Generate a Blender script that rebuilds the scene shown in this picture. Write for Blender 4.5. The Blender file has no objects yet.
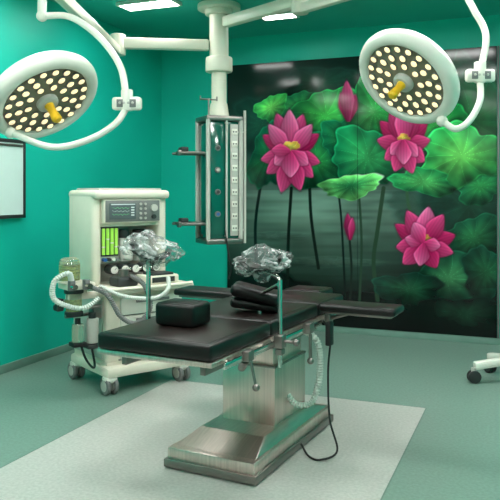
import bpy, bmesh, math, random
import numpy as np
from mathutils import Vector, Matrix, Euler
random.seed(4)
sc = bpy.context.scene
try:
    sc.view_settings.view_transform = 'Standard'
except Exception:
    pass
T = math.radians(22); S, Cc = math.sin(T), math.cos(T)
CAMH = 1.5
def C(X, Y, Z=0.0):
    """ground survey frame (X right, Y forward from the tripod) -> room axes"""
    return Vector((Cc*X - S*Y, S*X + Cc*Y, Z))
def M(a, b, Y):
    return C((a-250)*Y/700, Y, CAMH-(b-192)*Y/700)
def lin(c):
    return tuple(((v/255)/12.92 if v/255 <= .04045 else (((v/255)+.055)/1.055)**2.4) for v in c[:3])

# ---------------------------------------------------------------- materials
def mat(name, col, rough=.5, metal=0., emit=0., noise=.06, nscale=8., bump=0., bscale=60., trans=0., alpha=1., coat=0., ecol=None, stretch=None, spec=.5):
    m = bpy.data.materials.new(name); m.use_nodes = True
    nt = m.node_tree; b = nt.nodes['Principled BSDF']
    tc = nt.nodes.new('ShaderNodeTexCoord')
    nz = nt.nodes.new('ShaderNodeTexNoise'); nz.inputs['Scale'].default_value = nscale
    nz.inputs['Detail'].default_value = 4
    src = tc.outputs['Object']
    if stretch:
        mp = nt.nodes.new('ShaderNodeMapping'); mp.inputs['Scale'].default_value = stretch
        nt.links.new(src, mp.inputs['Vector']); src = mp.outputs['Vector']
    nt.links.new(src, nz.inputs['Vector'])
    cr = nt.nodes.new('ShaderNodeValToRGB')
    l = lin(col)
    cr.color_ramp.elements[0].position = .3; cr.color_ramp.elements[1].position = .7
    cr.color_ramp.elements[0].color = tuple(max(0, v*(1-noise)) for v in l)+(1,)
    cr.color_ramp.elements[1].color = tuple(min(1, v*(1+noise)) for v in l)+(1,)
    nt.links.new(nz.outputs['Fac'], cr.inputs['Fac'])
    nt.links.new(cr.outputs['Color'], b.inputs['Base Color'])
    b.inputs['Roughness'].default_value = rough
    b.inputs['Specular IOR Level'].default_value = spec
    b.inputs['Metallic'].default_value = metal
    b.inputs['Transmission Weight'].default_value = trans
    b.inputs['Alpha'].default_value = alpha
    b.inputs['Coat Weight'].default_value = coat
    if emit > 0:
        b.inputs['Emission Color'].default_value = (lin(ecol) if ecol else l)+(1,)
        b.inputs['Emission Strength'].default_value = emit
    if bump > 0:
        n2 = nt.nodes.new('ShaderNodeTexNoise'); n2.inputs['Scale'].default_value = bscale
        bp = nt.nodes.new('ShaderNodeBump'); bp.inputs['Strength'].default_value = bump
        nt.links.new(src, n2.inputs['Vector'])
        nt.links.new(n2.outputs['Fac'], bp.inputs['Height'])
        nt.links.new(bp.outputs['Normal'], b.inputs['Normal'])
    return m
TEAL = mat('teal_wall_paint', (16,184,163), .45, noise=.04, nscale=1.5, spec=.3)
TEALC = mat('teal_ceiling_paint', (40,168,152), .5, noise=.03, nscale=1.5)
PALE = mat('pale_fill_wall', (182,182,178), .5, noise=.03, nscale=1.5)  # pale tone invented to bounce neutral fill onto front faces and steel
SKIRT = mat('skirting_vinyl', (112,144,132), .5)
WHITE = mat('white_enamel', (226,223,212), .3, coat=.2, noise=.02)
IVORY = mat('ivory_enamel', (224,217,200), .35, noise=.03)
LGREY = mat('light_grey_plastic', (184,182,174), .45, noise=.04)
GREY = mat('mid_grey_plastic', (108,110,108), .5)
DGREY = mat('dark_grey_plastic', (40,43,43), .5)
BLACK = mat('black_rubber', (14,15,16), .55)
STEEL = mat('brushed_steel', (216,198,190), .32, metal=.95, noise=.12, nscale=6, stretch=(14,14,.4), bump=.03, bscale=12)
STEELT = mat('brushed_steel_tread', (200,186,178), .34, metal=.95, noise=.10, nscale=6, stretch=(14,1,1), bump=.03, bscale=12)
STEELD = mat('satin_steel', (140,132,128), .38, metal=.95, noise=.1, nscale=10)
CHROME = mat('chrome', (218,212,208), .15, metal=1.)
VINYL = mat('black_vinyl_upholstery', (15,13,12), .36, bump=.05, bscale=120, spec=.35)
VINYLT = mat('vinyl_top_brown_sheen', (31,23,21), .34, bump=.05, bscale=60, noise=.2, nscale=4, spec=.35)  # black vinyl pad tops, their brown reflected sheen put into the colour
YELLOW = mat('yellow_handle_plastic', (236,182,30), .4)
LEDM = mat('led_lens_glow', (255,226,182), .4, emit=.9, noise=0.01)
LEDR = mat('lamp_face_plastic', (132,122,100), .4)
PANEL = mat('ceiling_led_diffuser', (252,254,251), .5, emit=36., noise=0.01)
GREENG = mat('glowing_flow_tube', (150,205,80), .3, emit=.4, noise=.05)
SCREEN = mat('monitor_glass', (86,94,96), .2, emit=.12, ecol=(90,105,110))
SCRG = mat('screen_green_trace', (90,190,110), .4, emit=.3)
SCRY = mat('screen_white_trace', (190,196,194), .4, emit=.25)
GLASS = mat('clear_canister', (215,225,205), .08, trans=.8, noise=.02)
LIME = mat('soda_lime', (196,200,96), .7, noise=.3, nscale=60)
HOSEW = mat('white_corrugated_hose', (205,210,202), .45)
PTEAL = mat('pendant_green_panel', (8,86,72), .13, coat=.6)
BLUE = mat('blue_plastic', (40,90,150), .4)
VIEW = mat('film_viewer_glass', (205,225,220), .3, noise=.02)
PLASTIC = bpy.data.materials.new('crumpled_clear_film'); PLASTIC.use_nodes = True
nt = PLASTIC.node_tree; bs = nt.nodes['Principled BSDF']; out = nt.nodes['Material Output']
bs.inputs['Base Color'].default_value = (.62,.63,.62,1); bs.inputs['Roughness'].default_value = .15
tc = nt.nodes.new('ShaderNodeTexCoord'); nz = nt.nodes.new('ShaderNodeTexNoise'); nz.inputs['Scale'].default_value = 16; nz.inputs['Distortion'].default_value = 1.6
nz.inputs['Detail'].default_value = 3
nt.links.new(tc.outputs['Object'], nz.inputs['Vector'])
bp = nt.nodes.new('ShaderNodeBump'); bp.inputs['Strength'].default_value = .6; bp.inputs['Distance'].default_value = .05
nt.links.new(nz.outputs['Fac'], bp.inputs['Height']); nt.links.new(bp.outputs['Normal'], bs.inputs['Normal'])
rp = nt.nodes.new('ShaderNodeValToRGB'); rp.color_ramp.elements[0].position = .47; rp.color_ramp.elements[0].color = (.10,.10,.10,1)
rp.color_ramp.elements[1].position = .64; rp.color_ramp.elements[1].color = (.72,.72,.72,1)
nt.links.new(nz.outputs['Fac'], rp.inputs['Fac'])
tr = nt.nodes.new('ShaderNodeBsdfTransparent'); tr.inputs[0].default_value = (.92,.93,.92,1)
mx_ = nt.nodes.new('ShaderNodeMixShader'); nt.links.new(rp.outputs['Color'], mx_.inputs[0])
nt.links.new(tr.outputs[0], mx_.inputs[1]); nt.links.new(bs.outputs[0], mx_.inputs[2]); nt.links.new(mx_.outputs[0], out.inputs['Surface'])

# ---------------------------------------------------------------- mesh builder
def catmull(pts, n=8):
    P = [Vector(p) for p in pts]
    if len(P) < 3: return P
    P = [P[0]*2-P[1]] + P + [P[-1]*2-P[-2]]
    out = []
    for i in range(1, len(P)-2):
        for k in range(n):
            t = k/n
            a, b, c, d = P[i-1], P[i], P[i+1], P[i+2]
            out.append(.5*((2*b)+(c-a)*t+(2*a-5*b+4*c-d)*t*t+(3*b-a-3*c+d)*t**3))
    out.append(P[-2]); return out

class B:
    def __init__(s): s.bm = bmesh.new()
    def _merge(s, t, m, mx=None):
        if mx is not None: t.transform(mx)
        for f in t.faces: f.material_index = m
        me = bpy.data.meshes.new('tmp'); t.to_mesh(me); t.free()
        s.bm.from_mesh(me); bpy.data.meshes.remove(me)
        return s
    def box(s, c, d, bev=0., m=0, rot=None, seg=2, taper=None):
        t = bmesh.new(); bmesh.ops.create_cube(t, size=1)
        t.transform(Matrix.Diagonal((d[0], d[1], d[2], 1)))
        if taper:
            for v in t.verts:
                if v.co.z > 0: v.co.x *= taper[0]; v.co.y *= taper[1]
        if bev > 0:
            bmesh.ops.bevel(t, geom=t.edges[:], offset=min(bev, min(d)*.45), segments=seg, affect='EDGES', profile=.5)
        mx = Matrix.Translation(c)
        if rot is not None: mx = mx @ Euler(rot).to_matrix().to_4x4()
        return s._merge(t, m, mx)
    def bar(s, p0, p1, w, h, bev=.0, m=0):
        p0, p1 = Vector(p0), Vector(p1); d = p1-p0
        t = bmesh.new(); bmesh.ops.create_cube(t, size=1)
        t.transform(Matrix.Diagonal((w, h, d.length, 1)))
        if bev > 0: bmesh.ops.bevel(t, geom=t.edges[:], offset=bev, segments=2, affect='EDGES', profile=.5)
        z = d.normalized(); up = Vector((0,0,1)) if abs(z.z) < .95 else Vector((0,1,0))
        x = up.cross(z).normalized(); y = z.cross(x)
        mx = Matrix((x, y, z)).transposed().to_4x4(); mx.translation = (p0+p1)/2
        return s._merge(t, m, mx)
    def cyl(s, p0, p1, r, r2=None, seg=24, m=0, bev=0.):
        p0, p1 = Vector(p0), Vector(p1); d = p1-p0
        t = bmesh.new()
        bmesh.ops.create_cone(t, cap_ends=True, segments=seg, radius1=r, radius2=r if r2 is None else r2, depth=d.length)
        if bev > 0:
            e = [e for e in t.edges if len(e.link_faces) == 2 and any(len(f.verts) > 4 for f in e.link_faces)]
            bmesh.ops.bevel(t, geom=e, offset=bev, segments=2, affect='EDGES', profile=.5)
        mx = d.to_track_quat('Z', 'Y').to_matrix().to_4x4(); mx.translation = (p0+p1)/2
        return s._merge(t, m, mx)
    def ball(s, c, r, sc=(1,1,1), m=0, seg=20):
        t = bmesh.new(); bmesh.ops.create_uvsphere(t, u_segments=seg, v_segments=seg//2+2, radius=r)
        return s._merge(t, m, Matrix.Translation(c) @ Matrix.Diagonal((sc[0], sc[1], sc[2], 1)))
    def lathe(s, prof, mx=None, seg=40, m=0):
        t = bmesh.new(); rings = []
        for r, z in prof:
            if r < 1e-5: rings.append([t.verts.new((0,0,z))])
            else: rings.append([t.verts.new((r*math.cos(2*math.pi*i/seg), r*math.sin(2*math.pi*i/seg), z)) for i in range(seg)])
        for a, b in zip(rings, rings[1:]):
            for i in range(seg):
                j = (i+1) % seg
                vs = []
                for v in ([a[i], a[j]] if len(a) > 1 else [a[0]]): vs.append(v)
                for v in ([b[j], b[i]] if len(b) > 1 else [b[0]]): vs.append(v)
                if len(vs) >= 3: t.faces.new(vs)
        return s._merge(t, m, mx)
    def tube(s, pts, r, seg=12, m=0, n=8, smooth=True, corr=0., cn=1.):
        P = catmull(pts, n) if smooth else [Vector(p) for p in pts]
        if corr > 0:
            L = [0.]
            for a, b in zip(P, P[1:]): L.append(L[-1]+(b-a).length)
            step = r*.45; N = int(L[-1]/step); Q = []
            j = 0
            for k in range(N+1):
                d = min(k*step, L[-1]-1e-6)
                while j < len(L)-2 and L[j+1] < d: j += 1
                Q.append(P[j].lerp(P[j+1], (d-L[j])/max(1e-9, L[j+1]-L[j])))
            P = Q
        t = bmesh.new(); rings = []
        tg = (P[1]-P[0]).normalized()
        ref = Vector((0,0,1)) if abs(tg.z) < .9 else Vector((1,0,0))
        nrm = (ref-tg*ref.dot(tg)).normalized()
        for i, p in enumerate(P):
            tg = (P[min(i+1, len(P)-1)]-P[max(i-1, 0)]).normalized()
            nrm = (nrm-tg*nrm.dot(tg)).normalized(); bn = tg.cross(nrm)
            rr = r*(1+(corr if i % 2 else -corr)) if corr > 0 else r
            rings.append([t.verts.new(p+rr*(math.cos(2*math.pi*k/seg)*nrm+math.sin(2*math.pi*k/seg)*bn)) for k in range(seg)])
        for a, b in zip(rings, rings[1:]):
            for k in range(seg):
                t.faces.new((a[k], a[(k+1) % seg], b[(k+1) % seg], b[k]))
        t.faces.new(list(reversed(rings[0]))); t.faces.new(rings[-1])
        return s._merge(t, m)
    def done(s, name, mats, parent=None, label=None, cat=None, kind=None, world=False, loc=None, rot=None, ang=35):
        if world and parent is not None:
            off = Vector((0,0,0)); q = parent
            while q is not None: off += q.location; q = q.parent
            s.bm.transform(Matrix.Translation(-off))
        bmesh.ops.recalc_face_normals(s.bm, faces=s.bm.faces[:])
        me = bpy.data.meshes.new(name); s.bm.to_mesh(me); s.bm.free()
        for mt in (mats if isinstance(mats, (list, tuple)) else [mats]): me.materials.append(mt)
        me.polygons.foreach_set('use_smooth', [True]*len(me.polygons))
        me.set_sharp_from_angle(angle=math.radians(ang))
        o = bpy.data.objects.new(name, me); sc.collection.objects.link(o)
        if parent is not None: o.parent = parent
        if loc is not None: o.location = loc
        if rot is not None: o.rotation_euler = rot
        if label: o['label'] = label
        if cat: o['category'] = cat
        if kind: o['kind'] = kind
        return o
def empty(name, loc, rz=0., label='', cat='', group=None):
    o = bpy.data.objects.new(name, None); sc.collection.objects.link(o)
    o.empty_display_size = .1; o.location = loc; o.rotation_euler = (0, 0, rz)
    o['label'] = label; o['category'] = cat
    if group: o['group'] = group
    return o

# ---------------------------------------------------------------- room shell
UL, UR, VB, VF, H = -4.07, 1.7, 7.28, -1.6, 3.24
fm = bpy.data.materials.new('speckled_vinyl_floor'); fm.use_nodes = True
nt = fm.node_tree; bs = nt.nodes['Principled BSDF']
tc = nt.nodes.new('ShaderNodeTexCoord'); sp = nt.nodes.new('ShaderNodeSeparateXYZ')
nt.links.new(tc.outputs['Object'], sp.inputs[0])
def mth(op, a, b):
    n = nt.nodes.new('ShaderNodeMath'); n.operation = op
    for i, v in enumerate((a, b)):
        if isinstance(v, (int, float)): n.inputs[i].default_value = v
        else: nt.links.new(v, n.inputs[i])
    return n.outputs[0]
def rect(x0, x1, y0, y1):
    return mth('MULTIPLY', mth('MULTIPLY', mth('GREATER_THAN', sp.outputs[0], x0), mth('LESS_THAN', sp.outputs[0], x1)),
               mth('MULTIPLY', mth('GREATER_THAN', sp.outputs[1], y0), mth('LESS_THAN', sp.outputs[1], y1)))
inner = rect(-2.68, -.69, 1.2, 4.96); outer = rect(-2.688, -.682, 1.19, 4.968)
def rgbn(c):
    n = nt.nodes.new('ShaderNodeRGB'); n.outputs[0].default_value = lin(c)+(1,); return n.outputs[0]
def mixc(f, a, b, mode='MIX'):
    n = nt.nodes.new('ShaderNodeMix'); n.data_type = 'RGBA'; n.blend_type = mode
    if isinstance(f, float): n.inputs[0].default_value = f
    else: nt.links.new(f, n.inputs[0])
    nt.links.new(a, n.inputs[6]); nt.links.new(b, n.inputs[7]); return n.outputs[2]
c1 = mixc(outer, rgbn((120,146,134)), rgbn((98,122,112)))
c2 = mixc(inner, c1, rgbn((186,185,179)))
nz = nt.nodes.new('ShaderNodeTexNoise'); nz.inputs['Scale'].default_value = 55; nz.inputs['Detail'].default_value = 6
nt.links.new(tc.outputs['Object'], nz.inputs['Vector'])
rp = nt.nodes.new('ShaderNodeValToRGB')
rp.color_ramp.elements[0].position = .35; rp.color_ramp.elements[0].color = (.72,.74,.73,1)
rp.color_ramp.elements[1].position = .65; rp.color_ramp.elements[1].color = (1,1,1,1)
nt.links.new(nz.outputs['Fac'], rp.inputs['Fac'])
c3 = mixc(.7, c2, rp.outputs['Color'], 'MULTIPLY')
nt.links.new(c3, bs.inputs['Base Color']); bs.inputs['Roughness'].default_value = .34
bs.inputs['Specular IOR Level'].default_value = .38

cu, cv = (UL+UR)/2, (VB+VF)/2; du, dv = UR-UL, VB-VF
B().box((cu, cv, -.05), (du+.2, dv+.2, .1)).done('floor', fm, kind='structure')
B().box((cu, cv, H+.05), (du+.2, dv+.2, .1)).done('ceiling', TEALC, kind='structure')
B().box((cu, VB+.05, H/2), (du+.2, .1, H)).done('wall_back', TEAL, kind='structure')
B().box((UL-.05, cv, H/2), (.1, dv, H)).done('wall_left', TEAL, kind='structure')
B().box((UR+.05, cv, H/2), (.1, dv, H)).done('wall_right', TEAL, kind='structure')
B().box((cu, VF-.05, H/2), (du+.2, .1, H)).done('wall_front', PALE, kind='structure')  # unseen wall behind the camera, made pale to reflect fill light
B().box((cu, VB-.008, .035), (du, .016, .07), .003).done('baseboard_back', SKIRT, kind='structure')
B().box((UL+.008, cv, .035), (.016, dv-.04, .07), .003).done('baseboard_left', SKIRT, kind='structure')
B().box((UR-.008, cv, .035), (.016, dv-.04, .07), .003).done('baseboard_right', SKIRT, kind='structure')
B().box((-.312, VB-.012, 1.5), (.02, .024, 2.86), .003).done('trim_1', GREY, kind='structure')

def clight(u, v, w=.66, d=.36):
    e = empty('ceiling_light', (u, v, H-.03), 0, 'slim white rectangular LED panel set in the teal ceiling', 'ceiling light', 'ceiling LED panels')
    b = B()
    b.box((0,-d/2+.01,.012),(w,.02,.034),.003).box((0,d/2-.01,.012),(w,.02,.034),.003).box((-w/2+.01,0,.012),(.02,d-.04,.034),.003).box((w/2-.01,0,.012),(.02,d-.04,.034),.003)
    b.done('frame', WHITE, e)
    B().box((0,0,.014), (w-.04,d-.04,.02)).done('diffuser', PANEL, e)
for v in (5.50, 4.1, 2.1, .1):
    for u in (-3.36, -2.1, -.75, .6):
        if v == 5.50 and u == -2.1: continue
        if v == 5.50 and u == -3.36: clight(-3.26, 5.60, .56, .24)
        else: clight(u, v, .66, .40)
clight(-2.30, 6.44, .36, .20)

# ---------------------------------------------------------------- lotus mural
N = 440
U0, U1, Z0, Z1 = -3.21, -.326, .07, 2.93
uu = np.linspace(U0, U1, N); zz = np.linspace(Z0, Z1, N)
GU, GZ = np.meshgrid(uu, zz)
XX = Cc*GU+S*VB; YY = -S*GU+Cc*VB
AX = 250+700*XX/YY; AY = 192+700*(CAMH-GZ)/YY     # artwork drawing coordinates on the panel
def vnoise(sx, sy, seed, ox=0):
    r = np.random.default_rng(seed); g = r.random((64, 64))
    x = (AX/sx+ox) % 62; y = (AY/sy+100) % 62
    xi = x.astype(int); yi = y.astype(int); fx = x-xi; fy = y-yi
    fx = fx*fx*(3-2*fx); fy = fy*fy*(3-2*fy)
    return (g[yi,xi]*(1-fx)+g[yi,xi+1]*fx)*(1-fy)+(g[yi+1,xi]*(1-fx)+g[yi+1,xi+1]*fx)*fy
cv_ = np.zeros((N, N, 3))
def stops(t, st):
    xs = [a for a, _ in st]; return np.stack([np.interp(t, xs, [c[i] for _, c in st]) for i in range(3)], -1)
cv_[:] = stops(AY, [(45,(24,46,42)),(110,(34,62,54)),(165,(60,90,80)),(195,(98,126,114)),(222,(90,116,104)),(245,(62,86,76)),(275,(28,44,38)),(300,(10,18,16)),(340,(3,5,5))])
cv_ *= (.68+.36*vnoise(60,30,1)+.24*vnoise(30,3.2,2)*(AY > 190))[..., None]
cv_ *= (.64+.5*np.exp(-((AX-325)/90)**2))[..., None]
def sm(x): x = np.clip(x, 0, 1); return x*x*(3-2*x)
def put(mask, col, a=1.):
    m = (np.clip(mask, 0, 1)*a)[..., None]
    cv_[:] = cv_*(1-m)+np.asarray(col, float)*m
def petal(bx, by, tx, ty, w, c0, c1, bend=0.):
    w = w*1.16
    dx, dy = tx-bx, ty-by; L = math.hypot(dx, dy)
    s = ((AX-bx)*dx+(AY-by)*dy)/L/L; d = ((AX-bx)*-dy+(AY-by)*dx)/L
    sc_ = np.clip(s, 0, 1)
    hw = w*np.minimum((sc_+.04)/.55, 1)**.75*np.clip(1-((sc_-.48)/.52).clip(0)**1.75, 0, 1)**.95+.01
    sh = sm((hw-np.abs(d))/3.5+.8)*(s > 0)*(s < 1.03)
    put(sh, (84,8,44), .42)
    mask = sm((hw-np.abs(d))/1.4+.5)*(s > 0)*sm((1.01-s)*14)
    t = (sc_**1.3)[..., None]
    col = np.asarray(c0, float)*(1-t)+np.asarray(c1, float)*t
    lit = np.clip(-d/hw, -1, 1)*(1 if dx >= 0 else -1)
    col = col*(.94+.17*lit-.04*np.cos(d*2.2))[..., None]
    col = col+(sm((lit-.5)/.5)*20)[..., None]*np.array([1,1,1.])
    put(mask, np.clip(col, 0, 255))
def leaf(cx, cy, rx, ry, rot, c0, c1, seed=0, veins=11, a=1., soft=1.3, g=1., shade=True):
    r = math.radians(rot); x = (AX-cx)*math.cos(r)+(AY-cy)*math.sin(r); y = -(AX-cx)*math.sin(r)+(AY-cy)*math.cos(r)
    x = x/rx; y = y/ry; th = np.arctan2(y, x); R = np.hypot(x, y)
    rr = random.Random(seed)
    lim = 1+.14*np.sin(3*th+rr.random()*6)+.07*np.sin(6*th+rr.random()*6)+.035*np.sin(13*th+rr.random()*6)
    q = R/lim
    if shade: put(sm((1.12-q)*min(rx, ry)/7), (4,20,14), .7)
    mask = sm((1-q)*min(rx, ry)/soft+.5)
    t = sm(q)[..., None]
    col = np.asarray(c0, float)*(1-t)+np.asarray(c1, float)*t
    vn = np.abs(np.sin(th*veins/2+.4*R*3))
    fold = .5+.5*np.sin(th*veins+1.3)
    dirl = -.26*(AX-cx)/rx*(1 if rr.random() > .4 else -1)-.34*(AY-cy)/ry
    col = col*(1+.34*(sm((.12-vn)/.12))*(1-q*.4))[..., None]*(.60+.42*vnoise(12, 12, seed+5)+.14*vnoise(4,4,seed+9)+.26*fold*q+dirl)[..., None]*g
    rim = (sm((q-.92)/.08)*.45)[..., None]
    col = col*(1+rim)
    put(mask, np.clip(col, 0, 255), a)
def stem(pts, w, c):
    P = [(p.x, p.y) for p in catmull([(a, b, 0) for a, b in pts], 8)]
    best = np.full_like(AX, 1e9)
    for (ax, ay), (bx, by) in zip(P, P[1:]):
        dx, dy = bx-ax, by-ay; l2 = dx*dx+dy*dy+1e-9
        t = np.clip(((AX-ax)*dx+(AY-ay)*dy)/l2, 0, 1)
        best = np.minimum(best, np.hypot(AX-ax-t*dx, AY-ay-t*dy))
    put(sm((w-best)/.9+.5), c)
F = dict(shade=False)
leaf(440,80,70,34,5,(24,88,50),(14,52,40),1,a=.85,soft=10,**F)
leaf(470,120,50,40,10,(34,112,56),(20,64,44),2,a=.8,soft=9,**F)
leaf(262,125,30,26,0,(20,66,44),(14,40,34),3,a=.7,soft=8,**F)
leaf(320,84,44,16,-8,(24,66,48),(16,44,38),4,a=.7,soft=7,**F)
leaf(385,90,34,22,0,(30,88,54),(16,52,40),40,a=.8,soft=7,**F)
leaf(470,205,48,40,0,(18,62,44),(14,40,34),5,a=.8,soft=10,**F)
leaf(420,205,34,16,0,(18,52,40),(12,36,32),41,a=.5,soft=8,**F)
leaf(455,300,60,44,-6,(20,50,34),(6,16,14),6,a=.9,soft=6,**F)
leaf(380,306,52,14,0,(16,32,26),(4,10,10),7,a=.9,soft=4,**F)
leaf(280,292,46,20,8,(16,30,26),(6,14,13),8,a=.9,soft=5,**F)
leaf(330,262,40,5,0,(78,98,88),(54,76,68),18,a=.5,soft=4,**F)
leaf(270,236,34,4,0,(84,104,94),(54,76,68),19,a=.5,soft=4,**F)
for p, w, c in [([(292,188),(289,240),(288,300)],1.5,(16,26,22)), ([(310,182),(312,220),(319,268)],1.5,(16,28,24)),
                ([(349,118),(357,170),(362,240),(360,300)],1.2,(40,64,48)), ([(350,238),(352,270),(350,305)],1.1,(24,36,30)),
                ([(384,188),(378,230),(374,262),(378,300)],2.0,(40,64,46)), ([(406,165),(408,200),(412,215)],1.6,(50,82,58)),
                ([(436,262),(440,300)],1.6,(24,46,32)), ([(338,185),(342,222),(346,300)],1.0,(14,24,22)), ([(262,180),(256,230),(260,300)],1.4,(14,26,24))]:
    stem(p, w, c)
G = 1.3
leaf(396,92,30,20,10,(30,108,52),(12,64,38),33,g=G)
leaf(300,108,24,17,-10,(32,100,50),(12,58,36),34,g=G)
leaf(272,108,17,12,-30,(96,174,80),(34,108,50),11,g=G)
leaf(326,116,34,27,-25,(50,142,60),(18,84,42),12,g=G)
leaf(316,162,42,28,20,(32,108,54),(10,58,36),13,g=G)
leaf(268,158,18,32,10,(24,86,46),(8,48,32),14,g=G)
leaf(345,140,24,22,10,(28,100,54),(10,56,36),35,g=G)
leaf(375,112,28,34,-12,(46,140,66),(16,88,46),15,g=G)
leaf(368,158,38,30,10,(32,114,64),(10,68,42),16,g=G)
leaf(352,186,30,12,-8,(28,98,56),(88,164,88),17,g=1.15)
leaf(480,186,26,18,-8,(34,104,56),(14,66,42),36,g=G)
leaf(436,128,38,28,-10,(52,142,66),(18,90,44),20,g=G)
leaf(462,156,44,31,-6,(80,148,70),(28,98,50),21,g=G)
leaf(424,182,32,13,8,(62,134,72),(20,86,48),22,g=G)
leaf(474,238,30,22,-12,(34,92,56),(12,48,34),37,g=1.15)
leaf(448,278,44,24,-12,(46,100,64),(12,44,32),23,g=1.15)
leaf(410,290,34,18,6,(28,70,48),(8,30,24),24,g=1.15)
leaf(486,272,24,26,0,(30,82,52),(12,42,32),25,g=1.15)
leaf(464,314,48,18,4,(24,56,40),(6,18,15),38)
D0, D1, D2, D3 = (164,20,78), (228,74,138), (243,124,176), (198,38,104)
for tx, ty, w, a, b in [(263,135,7,D0,D3),(320,134,7,D0,D3),(261,160,7,D0,D1),(321,163,7,D0,D1),(277,113,8,D0,D1),(304,114,8,D0,D1),(290,109,8,D3,D2),
                        (269,124,7,D3,D2),(313,124,7,D3,D2),(267,174,7,D0,D1),(314,178,7,D0,D1),(282,193,8,D0,D1),(301,191,8,D0,D1)]:
    petal(291,154,tx,ty,w,a,b)
leaf(292,147,8,6,0,(222,204,90),(190,146,60),30,3,shade=False,g=1.1)
for tx, ty, w, a, b in [(275,165,7,D3,D2),(309,165,7,D3,D2),(291,178,8,D3,D2),(272,150,6,D3,D1)]:
    petal(291,151,tx,ty,w,a,b)
for bx, tx, ty, w, a, b in [(349,341,92,5,D0,D3),(349,356,94,5,D0,D3),(349,347,80,6,(130,22,70),D1)]:
    petal(bx,122,tx,ty,w,a,b)
for tx, ty, w, a, b in [(380,121,7,D0,D3),(428,122,7,D0,D3),(377,140,7,D0,D1),(431,140,7,D0,D1),(391,108,7,D0,D1),(417,110,7,D0,D1),(404,104,8,D3,D2),
                        (385,160,7,D0,D1),(425,162,8,D0,D1),(395,172,7,D0,D1),(413,174,7,D0,D1)]:
    petal(404,146,tx,ty,w,a,b)
leaf(404,138,6,4,0,(218,184,80),(180,128,60),31,3,shade=False,g=1.1)
for tx, ty, w in [(391,155,6),(418,157,6),(404,165,7)]: petal(404,140,tx,ty,w,D3,D2)
for tx, ty, w, a, b in [(395,224,7,D0,D3),(456,235,8,D0,D3),(396,247,8,D0,D1),(454,253,7,D0,D1),(407,210,8,D0,D1),(429,206,9,D3,D2),(444,214,8,D0,D1),
                        (403,264,8,D0,D1),(437,268,8,D0,D3)]:
    petal(424,245,tx,ty,w,a,b)
leaf(425,238,6,4,0,(210,174,70),(170,118,56),32,3,shade=False,g=1.1)
for tx, ty, w in [(405,238,6),(414,222,7),(441,246,6),(420,266,7)]: petal(424,243,tx,ty,w,D3,D2)
petal(350,240,348,213,4,(120,20,66),D3); petal(351,240,353,217,3,D0,D1)
for x in (358.,): put(sm((.45-np.abs(AX-x))/.4+.5), (12,20,18), .4)
cv_[:] = np.clip(cv_, 0, 255)
li = cv_/255.; li = np.where(li <= .04045, li/12.92, ((li+.055)/1.055)**2.4)
me = bpy.data.meshes.new('mural_panel')
vs = np.zeros((N*N, 3)); vs[:, 0] = GU.ravel(); vs[:, 1] = VB-.022; vs[:, 2] = GZ.ravel()
idx = np.arange(N*N).reshape(N, N)
fc = np.stack([idx[:-1,:-1].ravel(), idx[:-1,1:].ravel(), idx[1:,1:].ravel(), idx[1:,:-1].ravel()], -1)
nv = len(vs)
back = [(U0,VB-.002,Z0),(U1,VB-.002,Z0),(U1,VB-.002,Z1),(U0,VB-.002,Z1)]
allv = vs.tolist()+back
faces = fc.tolist()
b0 = nv
edges_ = [idx[0,:].tolist(), idx[:,-1].tolist(), idx[-1,::-1].tolist(), idx[::-1,0].tolist()]
for k, e in enumerate(edges_):
    faces.append(list(reversed(e))+[b0+k, b0+(k+1) % 4])
faces.append([b0+3, b0+2, b0+1, b0])
o0 = Vector(((U0+U1)/2, VB-.002, Z0))
allv = [(x-o0.x, y-o0.y, z-o0.z) for x, y, z in allv]
me.from_pydata(allv, [], faces); me.update()
ca = me.color_attributes.new('Print', 'FLOAT_COLOR', 'POINT')
cc = np.ones((nv+4, 4)); cc[:nv, :3] = li.reshape(-1, 3); cc[nv:, :3] = .02
ca.data.foreach_set('color', cc.ravel())
mm = bpy.data.materials.new('printed_glass_mural'); mm.use_nodes = True
nt = mm.node_tree; bs = nt.nodes['Principled BSDF']
at = nt.nodes.new('ShaderNodeAttribute'); at.attribute_name = 'Print'
nt.links.new(at.outputs['Color'], bs.inputs['Base Color']); bs.inputs['Roughness'].default_value = .10
bs.inputs['Specular IOR Level'].default_value = .25
me.materials.append(mm)
mo = bpy.data.objects.new('wall_mural', me); sc.collection.objects.link(mo); mo.location = o0
mo['label'] = 'glossy dark printed panel with pink lotus flowers and green leaves'; mo['category'] = 'wall mural'

# ---------------------------------------------------------------- film viewer on the wall
e = empty('film_viewer', (UL+.002, 4.40, 1.28), 0, 'white framed film viewing box mounted on teal wall', 'light box')
b = B(); L, Hh = .86, .66
b.box((.02,0,Hh/2),(.04,L,Hh),.01)
b.done('housing', WHITE, e)
b = B()
for y in (-L/2+.015, L/2-.015): b.box((.045,y,Hh/2),(.012,.03,Hh),.002)
for z in (.015, Hh-.015): b.box((.045,0,z),(.012,L,.03),.002)
b.done('frame', DGREY, e)
B().box((.043,0,Hh/2),(.006,L-.06,Hh-.06)).done('screen', VIEW, e)
B().box((.05,0,Hh-.05),(.012,L-.08,.02),.003).done('film_clip', STEELD, e)

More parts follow.
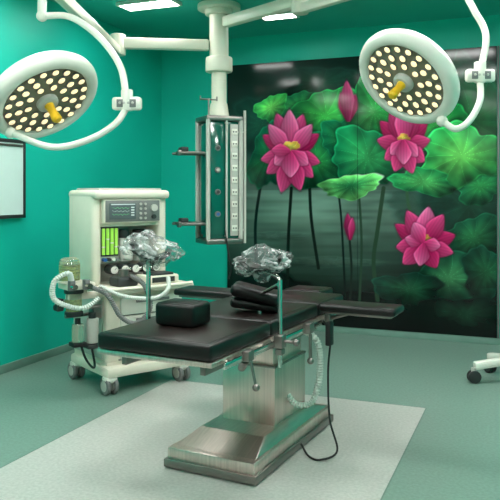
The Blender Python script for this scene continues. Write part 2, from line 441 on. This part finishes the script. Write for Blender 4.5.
# ---------------------------------------------------------------- ceiling pendant
PX = C(-.288, 6.5)
pen = empty('ceiling_pendant', (PX.x, PX.y, 1.05), math.radians(22+24), 'medical gas pendant with green service column hanging from ceiling', 'medical pendant')
zc = H-1.05
b = B(); b.cyl((0,0,zc-.05),(0,0,zc-.001),.20,seg=40,bev=.008).cyl((0,0,zc-.10),(0,0,zc-.05),.13,seg=32,bev=.008)
b.done('ceiling_flange', IVORY, pen)
b = B(); b.cyl((0,0,1.62),(0,0,zc-.10),.088,seg=32).cyl((0,0,1.56),(0,0,1.70),.125,seg=32,bev=.015).cyl((0,0,1.25),(0,0,1.58),.07,seg=32).cyl((0,0,1.12),(0,0,1.27),.10,.078,seg=32)
b.done('suspension_tube', IVORY, pen)
b = B(); b.box((0,0,.56),(.30,.26,1.08),.02)
b.box((0,0,1.12),(.36,.32,.05),.015,m=1).box((0,0,.0),(.36,.32,.05),.015,m=1)
for sx in (-1,1):
    for sy in (-1,1): b.cyl((sx*.160,sy*.14,.02),(sx*.160,sy*.14,1.11),.020,m=2)
b.done('service_column', [PTEAL, STEELD, LGREY], pen, label='glossy green column with pale vertical corner profiles')
B().box((.095,-.137,.56),(.075,.014,1.02),.004).done('outlet_panel', LGREY, pen, label='narrow pale grey outlet strip')
B().box((-.06,-.137,.56),(.16,.012,1.0),.004).done('front_panel', PTEAL, pen)
B().box((-.156,0,.56),(.012,.18,1.0),.004).done('side_panel', PTEAL, pen)
for i in range(9):
    b = B(); zz_ = .12+i*.11
    b.box((.095,-.148,zz_),(.055,.012,.055),.005)
    for dx in (-.012,.012): b.cyl((.095+dx,-.150,zz_),(.095+dx,-.156,zz_),.007,m=1,seg=10)
    b.done('power_socket', [WHITE, DGREY], pen)
for i in range(4):
    b = B(); zz_ = .25+i*.2
    b.cyl((-.07,-.14,zz_),(-.07,-.155,zz_),.026,seg=24,m=0).cyl((-.07,-.15,zz_),(-.07,-.165,zz_),.015,seg=20,m=1)
    b.done('gas_outlet', [GREY, [BLUE, DGREY, LGREY, DGREY][i]], pen)
b = B(); b.cyl((0.01,-.165,.03),(0.01,-.165,1.10),.010)
for z in (.05,.56,1.08): b.cyl((0.01,-.13,z),(0.01,-.165,z),.006)
b.done('front_rail', LGREY, pen)
for z in (.16, .80):
    b = B()
    b.cyl((-.16,-.10,z),(-.42,-.10,z),.012).cyl((-.16,.10,z),(-.42,.10,z),.012)
    b.box((-.29,0,z+.012),(.22,.22,.008),.003)
    b.box((-.42,-.10,z),(.03,.05,.05),.006)
    b.done('equipment_rail', STEELD, pen)
    b = B(); b.box((-.36,-.04,z+.035),(.07,.09,.04),.008); b.done('rail_clamp', DGREY, pen)
b = B(); b.cyl((-.14,-.1,1.13),(-.14,-.1,1.30),.008).cyl((-.22,-.1,1.29),(-.06,-.1,1.29),.007)
b.cyl((-.22,-.1,1.28),(-.22,-.1,1.32),.007).cyl((-.06,-.1,1.28),(-.06,-.1,1.32),.007)
b.done('infusion_hook', STEELD, pen)
b = B(); b.cyl((.20,-.14,-.02),(.20,-.14,1.2),.013).cyl((.14,-.13,.1),(.20,-.14,.1),.008).cyl((.14,-.13,1.0),(.20,-.14,1.0),.008)
b.done('infusion_pole', LGREY, pen)
b = B(); b.tube([(.0,-.16,.1),(.02,-.18,-.1),(.05,-.17,-.25),(.03,-.16,-.34)],.008)
b.done('gas_hose', BLACK, pen)

# ---------------------------------------------------------------- surgical lights
def surg(colz, joint, stubtop, stub, bow, box, yoke, center, ncam, label, k_=1.):
    n = (C(ncam[0], ncam[1], ncam[2])).normalized()
    root = empty('surgical_light', (joint.x, joint.y, colz), 0, label, 'surgical lamp', 'ceiling mounted operating lights')
    col = Vector((PX.x, PX.y, colz)); rc = Vector((joint.x, joint.y, colz))
    b = B(); d = (joint-col).normalized()
    b.bar(col+d*.092, joint, .085, .10, .018)
    b.cyl(joint+Vector((0,0,-.11)), joint+Vector((0,0,.08)), .07, seg=28, bev=.01)
    b.done('extension_arm', IVORY, root, world=True)
    b = B(); j2 = joint+Vector((0,0,-.07))
    b.bar(j2, stubtop, .07, .085, .02).cyl(stubtop+Vector((0,0,-.06)), stubtop+Vector((0,0,.06)), .05, bev=.01)
    b.done('spring_arm', IVORY, root, world=True)
    b = B(); b.cyl(stubtop, stub, .026).tube([stub]+bow+[box], .020, seg=14)
    b.ball(stub, .034)
    b.done('bow_arm', WHITE, root, world=True)
    bx = B(); q = C(1,0,0)
    bx.cyl(box+Vector((0,0,-.05)), box+Vector((0,0,.07)), .034, bev=.006)
    bx.bar(box-q*.085+Vector((0,0,-.01)), box+q*.085+Vector((0,0,-.01)), .05, .075, .016)
    f = C(0,-1,0)
    bx.bar(box-q*.055+f*.024+Vector((0,0,-.01)), box+q*.055+f*.024+Vector((0,0,-.01)), .008, .045, .002, m=1)
    for k in range(4): bx.ball(box+q*(.024*(k-1.5))+f*.029+Vector((0,0,-.008)), .008, m=2, seg=10)
    bx.done('control_box', [WHITE, GREY, LGREY], root, world=True)
    b = B(); b.tube([box+Vector((0,0,-.03))]+yoke, .019, seg=14); b.ball(yoke[-1], .032)
    b.done('yoke', WHITE, root, world=True)
    hm = n.to_track_quat('-Z', 'Y').to_matrix().to_4x4(); hm.translation = center
    hm = hm @ Matrix.Diagonal((k_, k_, k_, 1))
    b = B(); b.lathe([(.260,.016),(.266,-.004),(.280,-.011),(.302,-.010),(.320,-.001),(.334,.018),(.340,.042),(.336,.068),(.318,.094),(.28,.116),(.21,.134),(.12,.144),(0,.147)], hm, 72)
    head = b.done('lamp_head', WHITE, root, world=True, ang=60)
    b = B(); b.lathe([(.265,.014),(.2,.008),(.075,.004),(.06,.0)], hm, 64, m=0)
    def lens(R, a, rr, el):
        lm = hm @ Matrix.Rotation(a, 4, 'Z') @ Matrix.Translation((R, 0, .002)) @ Matrix.Diagonal((el, 1, 1, 1))
        b.lathe([(rr*1.22,.008),(rr*1.18,-.004),(rr,-.004)], lm, 16, m=2)
        b.lathe([(rr,-.003),(rr*.6,-.007),(0,-.008)], lm, 16, m=1)
    for k in range(20): lens(.234, 2*math.pi*k/20, .0200, 1.0)
    for k in range(14): lens(.174, 2*math.pi*(k+.5)/14, .0205, 1.1)
    for k in range(9): lens(.116, 2*math.pi*k/9, .0190, 1.15)
    led = b.done('led_face', [LEDR, LEDM, GREY], head, label='grey lamp face with rings of warm LEDs')
    led.data.transform(Matrix.Translation(-rc))
    b = B(); b.lathe([(.066,.004),(.064,-.02),(.048,-.032),(0,-.032)], hm, 32, m=1)
    b.lathe([(.030,-.028),(.026,-.05),(.023,-.08),(.028,-.115),(.030,-.14),(.020,-.152),(0,-.154)], hm, 28, m=0)
    hdl = b.done('sterile_handle', [YELLOW, LGREY], head, label='yellow sterilisable grip')
    hdl.data.transform(Matrix.Translation(-rc))
    return root
c1_ = M(47,102,4.0); c2_ = M(404,82,4.0)
zj = 2.86
j1 = C((118-250)*6.4/700, 6.4, zj)
surg(zj, j1, M(42,-22,4.15), M(42,16,4.15), [M(70,17,4.15), M(98,36,4.1), M(120,66,4.05)], M(127,102,4.0),
     [M(115,124,3.95), M(88,140,3.9), M(52,147,3.85), M(11,133,3.95)], c1_, (.53,-.38,-.76), 'white round LED operating lamp with yellow handle on curved arm', .97)
j2 = C((300-250)*5.7/700, 5.7, 3.06)
surg(3.06, j2, M(462,-40,4.15), M(462,-12,4.15), [M(474,10,4.12), M(486,36,4.1)], M(480,74,4.05),
     [M(480,100,4.0), M(470,120,3.95), M(456,129,3.95), M(442,121,4.0)], c2_, (-.64,-.48,-.68), 'white round LED operating lamp hung closer to lotus mural', .93)

# ---------------------------------------------------------------- operating table
tb = C(.056, 4.197)
tab = empty('operating_table', (tb.x, tb.y, 0), math.radians(-5), 'stainless steel operating table with black vinyl pads and leg supports', 'operating table')
b = B()
b.box((-.01,-.02,.030),(.56,1.14,.045),.006,m=1)
b.box((-.01,-.02,.080),(.53,1.11,.065),.008)
b.box((-.01,.0,.137),(.50,1.06,.055),.006,m=3,taper=(.80,.62))
for sx in (-1,1):
    for sy in (-1,1): b.cyl((sx*.22,-.02+sy*.48,0),(sx*.22,-.02+sy*.48,.03),.03,m=2)
b.done('base', [STEEL, STEELD, BLACK, STEELT], tab)
b = B(); b.box((0,.08,.325),(.34,.45,.36),.004); b.box((0,.08,.55),(.30,.41,.13),.004,m=0); b.box((0,.08,.61),(.26,.36,.06),.004,m=1)
b.box((0,.08,.498),(.35,.46,.012),.003,m=1)
b.done('column', [STEEL, STEELD], tab)
b = B(); b.box((0,.08,.66),(.42,.66,.07),.008); b.box((0,-.25,.70),(.50,.5,.03),.006)
for sx in (-1,1): b.box((sx*.22,-.18,.69),(.03,1.7,.05),.004)
b.cyl((-.2,-.2,.64),(.2,-.2,.64),.02).cyl((-.25,-.5,.69),(.25,-.5,.69),.016).cyl((.1,-.2,.62),(.12,-.75,.69),.016).cyl((-.1,-.2,.62),(-.12,-.75,.69),.016)
b.done('tilt_frame', [STEELD], tab)
def rail(x, y0, y1):
    q = B(); q.box((x,(y0+y1)/2,.728),(.012,y1-y0,.030),.003)
    for t in (.15,.85):
        yy = y0+(y1-y0)*t; q.cyl((x*.88,yy,.728),(x,yy,.728),.010,seg=12)
    q.done('side_rail', CHROME, tab)
for sx in (-1,1):
    rail(sx*.35,-1.06,-.54); rail(sx*.35,-.46,.12); rail(sx*.35,.20,.58)
def pad(y0, y1, hw, name, z0=.752, th=.078, m=VINYL):
    q = B(); yc = (y0+y1)/2
    q.box((0,yc,z0-.014),(hw*2+.005,y1-y0-.01,.024),.004,m=1)
    q.box((0,yc,z0+th/2),(hw*2,y1-y0,th),.018,m=0,seg=3)
    q.box((0,yc,z0+th-.001),(hw*2-.06,y1-y0-.05,.006),.003,m=2)  # thin top skin that carries the painted sheen
    q.done(name, [m, STEEL, VINYLT], tab)
pad(-1.12,-.50,.315,'leg_section_pad'); pad(-.49,.16,.315,'seat_section_pad'); pad(.17,.62,.315,'back_section_pad'); pad(.65,.90,.14,'headrest_pad')
b = B()
for x in (-.08,.08): b.cyl((x,.6,.72),(x,.86,.72),.009)
b.box((0,.86,.72),(.18,.02,.02),.004)
b.done('headrest_bracket', CHROME, tab)
def armboard(sx, y):
    q = B(); q.box((sx*.565,y,.815),(.46,.22,.045),.018,seg=3); q.box((sx*.565,y,.785),(.40,.16,.014),.003,m=1)
    q.cyl((sx*.36,y,.735),(sx*.48,y,.775),.012,m=1); q.box((sx*.36,y,.735),(.035,.06,.06),.006,m=1)
    q.done('arm_board', [VINYL, STEELD], tab, label='flat black padded arm board')
armboard(1, .22)
armboard(-1, .38)
def legsup(x, y, ztop, cx, cz, seedn, tilt, rz, sz):
    q = B(); q.cyl((x,y,.60),(x,y,ztop),.012).tube([(x,y,ztop-.004),(x+cx*.3,y,ztop+.02),(x+cx,y,cz)],.012)
    p = q.done('leg_support', CHROME, tab, label='steel rod leg holder with film-wrapped cup')
    q = B(); q.box((x,y,.735),(.05,.06,.07),.008).cyl((x+.02*math.copysign(1,x),y,.735),(x+.08*math.copysign(1,x),y,.735),.008)
    q.ball((x+.09*math.copysign(1,x),y,.735),.018); q.box((x,y,.68),(.04,.05,.03),.006)
    q.done('clamp', STEELD, p)
    t = bmesh.new(); rings = []
    for i in range(13):
        a = math.pi*(.0+1.*i/12); rings.append([])
        for k in range(2):
            for rr in (.085, .062):
                rings[-1].append(t.verts.new((sz*rr*math.cos(a)*1.30, (-.10*sz,.10*sz)[k], -sz*rr*math.sin(a)*.72)))
    for a, bb in zip(rings, rings[1:]):
        t.faces.new((a[0],bb[0],bb[2],a[2])); t.faces.new((a[1],a[3],bb[3],bb[1]))
        t.faces.new((a[0],a[1],bb[1],bb[0])); t.faces.new((a[2],bb[2],bb[3],a[3]))
    t.faces.new((rings[0][0],rings[0][2],rings[0][3],rings[0][1])); t.faces.new((rings[-1][0],rings[-1][1],rings[-1][3],rings[-1][2]))
    mx = Matrix.Translation((x+cx, y, cz+.065)) @ Euler((0,tilt,rz)).to_matrix().to_4x4()
    q = B(); q._merge(t, 0, mx); q.done('cup_pad', VINYL, p)
    t = bmesh.new(); bmesh.ops.create_icosphere(t, subdivisions=5, radius=1)
    rr = random.Random(seedn); ph = [Vector((rr.uniform(-1,1), rr.uniform(-1,1), rr.uniform(-1,1))).normalized() for _ in range(12)]
    for v in t.verts:
        c = v.co.normalized(); d = 1.
        for i, w in enumerate(ph): d += .07*abs(math.sin(c.dot(w)*(2.4+.7*i)+i))-.035
        v.co = Vector((c.x*.142*d, c.y*.122*d, c.z*.062*d*(1.2 if c.z > 0 else .9) + .012*math.sin(c.x*5+seedn)))*sz
    q = B(); q._merge(t, 0, Matrix.Translation((x+cx, y, cz+.045)) @ Euler((0,tilt,math.radians(27))).to_matrix().to_4x4())
    t2 = bmesh.new(); rg = []
    for i in range(6):
        zt = -.02-.016*i; r0 = .075-.010*i; rg.append([t2.verts.new(((r0+.008*math.sin(k*1.9+i))*math.cos(k*math.pi/10), (r0+.008*math.sin(k*1.9+i))*math.sin(k*math.pi/10), zt)) for k in range(20)])
    for a, bb in zip(rg, rg[1:]):
        for k in range(20): t2.faces.new((a[k],a[(k+1)%20],bb[(k+1)%20],bb[k]))
    q._merge(t2, 0, Matrix.Translation((x+cx, y, cz+.04)))
    q.done('film_cover', PLASTIC, p, label='crumpled clear plastic film cover', ang=60)
legsup(-.36, -.63, 1.12, .02, 1.14, 3, .22, math.radians(30), 1.02)
legsup(.36, -.49, 1.05, -.10, 1.09, 8, -.10, math.radians(20), .95)
b = B(); b.box((.12,-.28,.935),(.28,.19,.07),.03,rot=(0,.24,.35),seg=4); b.box((.10,-.24,.875),(.28,.20,.055),.025,rot=(0,.10,.35),seg=4)
b.cyl((.15,-.30,.83),(.15,-.30,.92),.014,m=1).cyl((.15,-.32,.93),(.34,-.47,1.02),.010,m=1); b.done('knee_rest', [VINYL, CHROME], tab, label='black padded knee rest')
b = B(); b.box((.36,-.85,.735),(.04,.06,.05),.006).cyl((.37,-.85,.73),(.40,-.85,.60),.007).ball((.402,-.85,.59),.018).cyl((.345,-.85,.71),(.30,-.80,.66),.02)
b.done('clamp_lever', STEELD, tab)
b = B(); b.box((.36,-.10,.735),(.045,.07,.06),.006).cyl((.37,-.10,.70),(.37,-.10,.56),.010).ball((.37,-.10,.55),.02)
b.done('rail_clamp', STEELD, tab)
b = B(); b.tube([(.22,.05,.70),(.33,.10,.62),(.34,.12,.42),(.30,.10,.26),(.22,.06,.24),(.16,.04,.30)],.018,corr=.18)
b.done('cable_hose', HOSEW, tab)
b = B(); b.tube([(.36,.12,.74),(.40,.14,.66),(.40,.10,.45),(.44,.02,.20),(.50,-.02,.04),(.44,-.12,.012),(.36,-.10,.012),(.28,-.02,.04)],.006)
b.done('control_cable', BLACK, tab)
b = B(); b.box((.39,.15,.66),(.035,.06,.14),.008); b.done('hand_control', BLACK, tab)

cu_ = empty('positioning_cushion', tuple(tab.matrix_basis @ Vector((-.05,-.77,.833))), math.radians(-5), 'small black vinyl block cushion lying on table pad', 'cushion')
b = B(); b.box((0,0,.058),(.23,.18,.116),.022,seg=3); b.box((0,0,.114),(.16,.12,.01),.004); b.done('cushion_body', VINYL, cu_)

# ---------------------------------------------------------------- anaesthesia machine
mb = C(-.965, 5.60)
an = empty('anaesthesia_machine', (mb.x, mb.y, 0), math.radians(60), 'white wheeled anaesthesia workstation with monitor and breathing hoses', 'anaesthesia machine')
an.scale = (1.12, 1.12, 1.0)
b = B(); b.box((0,0,.165),(.64,.60,.08),.025); b.box((0,.03,.21),(.58,.52,.05),.01)
b.done('chassis', IVORY, an)
for sx in (-1,1):
    for sy in (-1,1):
        x, y = sx*.28, sy*.26
        q = B(); q.cyl((x,y,.09),(x,y,.14),.022).box((x,y+.01,.115),(.085,.085,.05),.02)
        p = q.done('caster', WHITE, an)
        q = B()
        for dx in (-.028,.028):
            q.cyl((x+dx-.013,y+.015,.065),(x+dx+.013,y+.015,.065),.065,seg=28,bev=.006)
            q.cyl((x+dx-.015,y+.015,.065),(x+dx+.015,y+.015,.065),.040,seg=20,m=1)
        q.done('wheel', [GREY, LGREY], p)
b = B(); b.box((0,.03,.48),(.60,.54,.52),.03,seg=3); b.box((-.305,.03,.47),(.012,.44,.44),.01,m=1)
b.done('cabinet', [IVORY, LGREY], an)
for z, h in ((.64,.13),(.50,.13),(.335,.18)):
    q = B(); q.box((.04,-.248,z),(.48,.02,h),.006); q.box((.04,-.243,z-h/2-.003),(.50,.012,.008),m=1); p = q.done('drawer', [WHITE, GREY], an)
    q = B(); q.box((.04,-.264,z+h*.25),(.26,.014,.022),.005); q.done('handle', GREY, p)
b = B(); b.box((0,-.03,.765),(.68,.60,.04),.018); b.tube([(-.32,-.325,.785),(0,-.35,.785),(.32,-.325,.785)],.013)
b.done('worktop', IVORY, an)
TW = []
b = B()
b.box((-.28,.12,1.13),(.08,.40,.72),.034,m=0,seg=3)
b.box((.28,.12,1.13),(.08,.40,.72),.034,m=0,seg=3)
b.box((0,.20,1.12),(.50,.18,.70),.01,m=1)
b.box((0,.10,1.480),(.64,.46,.07),.030,m=0,seg=3)
b.box((0,.10,1.520),(.54,.36,.02),.01,m=1)
b.box((0,.06,1.245),(.50,.26,.025),.005,m=0)
TW.append(b.done('tower', [IVORY, LGREY, GREY], an))
q = B(); q.box((.0,-.03,1.352),(.49,.16,.19),.015); q.box((.0,-.111,1.352),(.46,.008,.165),.004,m=1)
p = q.done('display_unit', [IVORY, GREY], an); TW.append(p)
q = B(); q.box((-.09,-.117,1.352),(.22,.008,.125),.003)
for i, hh in enumerate((.02,-.005,-.03)):
    pts = [(-.18+.14*t/20, -.123, 1.356+hh+.004*math.sin(t*1.3+i)*(1 if t % 6 else 2)) for t in range(21)]
    q.tube(pts, .0011, seg=5, smooth=False, m=1+(i % 2))
q.box((-.09,-.1225,1.404),(.20,.003,.008),m=2)
for i in range(4): q.box((-.01,-.1225,1.320+.020*i),(.026,.003,.010),m=2)
q.done('screen', [SCREEN, SCRG, SCRY], p)
for x in (.06,.10):
    for i in range(4):
        q = B(); z = 1.295+i*.037; q.cyl((x,-.113,z),(x,-.126,z),.010,seg=14); q.done('knob', LGREY, p)
q = B(); q.cyl((.175,-.113,1.375),(.175,-.132,1.375),.028,seg=20); q.done('knob', LGREY, p)
q = B(); q.cyl((.175,-.113,1.305),(.175,-.128,1.305),.018,seg=20); q.done('knob', DGREY, p)
q = B(); q.box((-.165,.03,1.09),(.16,.16,.29),.01); q.box((-.165,-.052,1.115),(.145,.006,.225),.002,m=1); p = q.done('flowmeter_panel', [LGREY, DGREY], an); TW.append(p)
for i in range(4):
    q = B(); x = -.217+i*.035; q.cyl((x,-.056,1.015),(x,-.056,1.218),.0128,seg=14)
    q.cyl((x,-.056,1.07+.03*((i*2) % 3)),(x,-.056,1.08+.03*((i*2) % 3)),.0135,seg=14,m=1)
    q.done('flow_tube', [GREENG, WHITE], p, label='glowing yellow-green flow tube')
for i in range(4):
    q = B(); x = -.215+i*.034; q.cyl((x,-.05,.978),(x,-.088,.978),.014,seg=16); q.done('flow_knob', [BLUE, DGREY, WHITE, GREY][i], p)
for i, x in enumerate((-.01, .13)):
    q = B(); q.box((x,.04,1.04),(.115,.16,.19),.02); q.box((x,-.042,1.02),(.07,.012,.10),.004,m=1)
    p = q.done('vaporizer', [LGREY, WHITE], an); TW.append(p)
    q = B(); q.cyl((x,.03,1.135),(x,.03,1.20),.054,.046,seg=32,bev=.006); q.done('dial', [DGREY, BLACK][i], p)
q = B(); q.cyl((-.10,-.10,.90),(.22,-.10,.90),.012).box((.20,-.05,.90),(.03,.12,.04),.006); TW.append(q.done('manifold_bar', CHROME, an))
for i, x in enumerate((-.16,-.07,.02,.11,.20)):
    q = B(); q.cyl((x,-.02,.90),(x,-.118,.90),.036,seg=28,bev=.004); q.cyl((x,-.117,.90),(x,-.121,.90),.030,m=1)
    q.bar((x,-.122,.90),(x+.015,-.122,.918),.003,.002,m=0)
    TW.append(q.done('pressure_gauge', [DGREY, WHITE], an))
for o in TW: o.scale.x = .92; o.location.x = -.03
q = B(); q.box((.12,-.18,.82),(.26,.18,.07),.015); q.box((.12,-.2,.86),(.18,.12,.02),.006,m=1); q.box((.12,-.272,.82),(.18,.006,.04),.002,m=1); q.done('ventilator_module', [IVORY, DGREY], an)
q = B(); q.box((-.14,-.18,.82),(.16,.14,.075),.02); q.cyl((-.14,-.18,.85),(-.14,-.18,.91),.035,m=1); q.done('valve_block', [DGREY, STEELD], an)
q = B(); q.box((-.42,-.18,.74),(.26,.06,.05),.012); q.box((-.48,-.18,.82),(.20,.16,.05),.015); q.cyl((-.44,-.18,.76),(-.44,-.18,.80),.03); q.done('circuit_arm', IVORY, an)
BX = -.53
q = B(); q.cyl((BX,-.18,.85),(BX,-.18,.98),.068,seg=36,m=0).lathe([(.068,0),(.060,.03),(.040,.045),(0,.05)], Matrix.Translation((BX,-.18,.98)), 36, 0)
q.cyl((BX,-.18,.845),(BX,-.18,.86),.078,m=1)
p = q.done('bellows_dome', [GLASS, IVORY], an, label='clear dome over ventilator bellows')
q = B(); q.lathe([(.054+.006*(i % 2), .862+i*.012) for i in range(10)]+[(0,.974)], Matrix.Translation((BX,-.18,0)), 32); q.done('bellows', LIME, p)
q = B(); q.cyl((-.50,-.18,.765),(-.50,-.18,.79),.062,m=1).cyl((-.50,-.18,.63),(-.50,-.18,.765),.052,seg=32).cyl((-.50,-.18,.60),(-.50,-.18,.63),.060,m=1)
p = q.done('absorber_canister', [GLASS, DGREY], an)
q = B(); q.cyl((-.50,-.18,.635),(-.50,-.18,.72),.045,seg=28); q.done('absorbent', LIME, p)
q = B(); q.cyl((-.40,-.24,.40),(-.40,-.24,.58),.042,bev=.008).cyl((-.40,-.24,.58),(-.40,-.24,.62),.024,m=1).box((-.40,-.24,.38),(.10,.10,.03),.006,m=1)
q.done('suction_jar', [LGREY, DGREY], an)
q = B(); q.cyl((-.50,-.24,.42),(-.50,-.24,.55),.038,bev=.006).cyl((-.50,-.24,.55),(-.50,-.24,.59),.018,m=1).box((-.50,-.24,.405),(.09,.09,.03),.006,m=1)
q.done('suction_jar', [GLASS, BLACK], an)
q = B(); q.cyl((-.56,-.18,.60),(-.32,-.18,.60),.014).cyl((-.52,-.24,.66),(-.34,-.24,.66),.012).box((-.36,-.20,.62),(.06,.08,.10),.01); q.done('side_rail', STEELD, an)
for x in (-.56,-.46): 
    q = B(); q.cyl((x,-.28,.80),(x,-.28,.87),.024,seg=20).cyl((x,-.30,.83),(x,-.34,.83),.018,seg=18,m=1); q.done('breathing_valve', [GREY, CHROME], an)
q = B(); q.box((-.58,-.12,.68),(.05,.07,.09),.01).cyl((-.62,-.14,.70),(-.52,-.14,.70),.018,m=1); q.done('flow_sensor', [DGREY, CHROME], an)
q = B(); q.tube([(-.56,-.28,.87),(-.60,-.32,.93),(-.68,-.30,.88),(-.68,-.28,.76),(-.60,-.30,.70),(-.50,-.34,.68),(-.40,-.34,.74)],.017,corr=.15)
q.done('breathing_hose', HOSEW, an)
q = B(); q.tube([(-.44,-.28,.82),(-.36,-.38,.76),(-.28,-.41,.60),(-.16,-.40,.54),(-.06,-.40,.64),(-.08,-.36,.80),(-.12,-.24,.87)],.016,corr=.15)
q.done('breathing_hose', GREY, an)
q = B(); q.tube([(-.38,-.30,.82),(-.24,-.38,.74),(-.04,-.41,.71),(.08,-.39,.76),(.14,-.30,.84)],.014,corr=.15); q.done('breathing_hose', HOSEW, an)
q = B(); q.tube([(-.48,-.24,.40),(-.46,-.27,.30),(-.40,-.25,.22),(-.34,-.15,.22),(-.32,-.05,.34)],.008); q.done('suction_tube', BLACK, an)

# ---------------------------------------------------------------- wheeled stand
ip = C(2.10, 5.5)
st = empty('wheeled_stand', (ip.x, ip.y, 0), math.radians(22), 'white five-legged stand on casters near mural wall', 'medical stand')
b = B(); b.cyl((0,0,.10),(0,0,.22),.06,.04,bev=.008); b.done('hub', WHITE, st)
b = B(); b.cyl((0,0,.2),(0,0,1.15),.02).cyl((0,0,1.15),(0,0,1.85),.012); b.done('pole', STEELD, st)
b = B(); b.tube([(-.08,0,1.88),(-.06,0,1.84),(0,0,1.86),(.06,0,1.84),(.08,0,1.88)],.006); b.done('hook', STEELD, st)
for k in range(5):
    a = math.pi+k*2*math.pi/5; d = Vector((math.cos(a), math.sin(a), 0)); e_ = d*.34
    q = B(); q.bar(d*.03+Vector((0,0,.18)), e_+Vector((0,0,.135)), .075, .06, .016); p = q.done('leg', WHITE, st)
    q = B(); q.cyl(e_+Vector((0,0,.12)), e_+Vector((0,0,.06)), .022)
    n_ = Vector((-d.y, d.x, 0))
    for t in (-.022,.022): q.cyl(e_+n_*(t-.011)+Vector((0,0,.05)), e_+n_*(t+.011)+Vector((0,0,.05)), .05, bev=.005, m=1)
    q.done('caster', [LGREY, DGREY], p)

# ---------------------------------------------------------------- world, camera
w = bpy.data.worlds.new('room_ambient'); sc.world = w; w.use_nodes = True
w.node_tree.nodes['Background'].inputs[0].default_value = (.02,.05,.045,1)
cd = bpy.data.cameras.new('camera'); cam = bpy.data.objects.new('camera', cd); sc.collection.objects.link(cam)
cam.location = (0, 0, CAMH); cam.rotation_euler = (math.radians(90), 0, T)
cd.lens = 50.4; cd.sensor_width = 36; cd.shift_y = -.116
sc.camera = cam
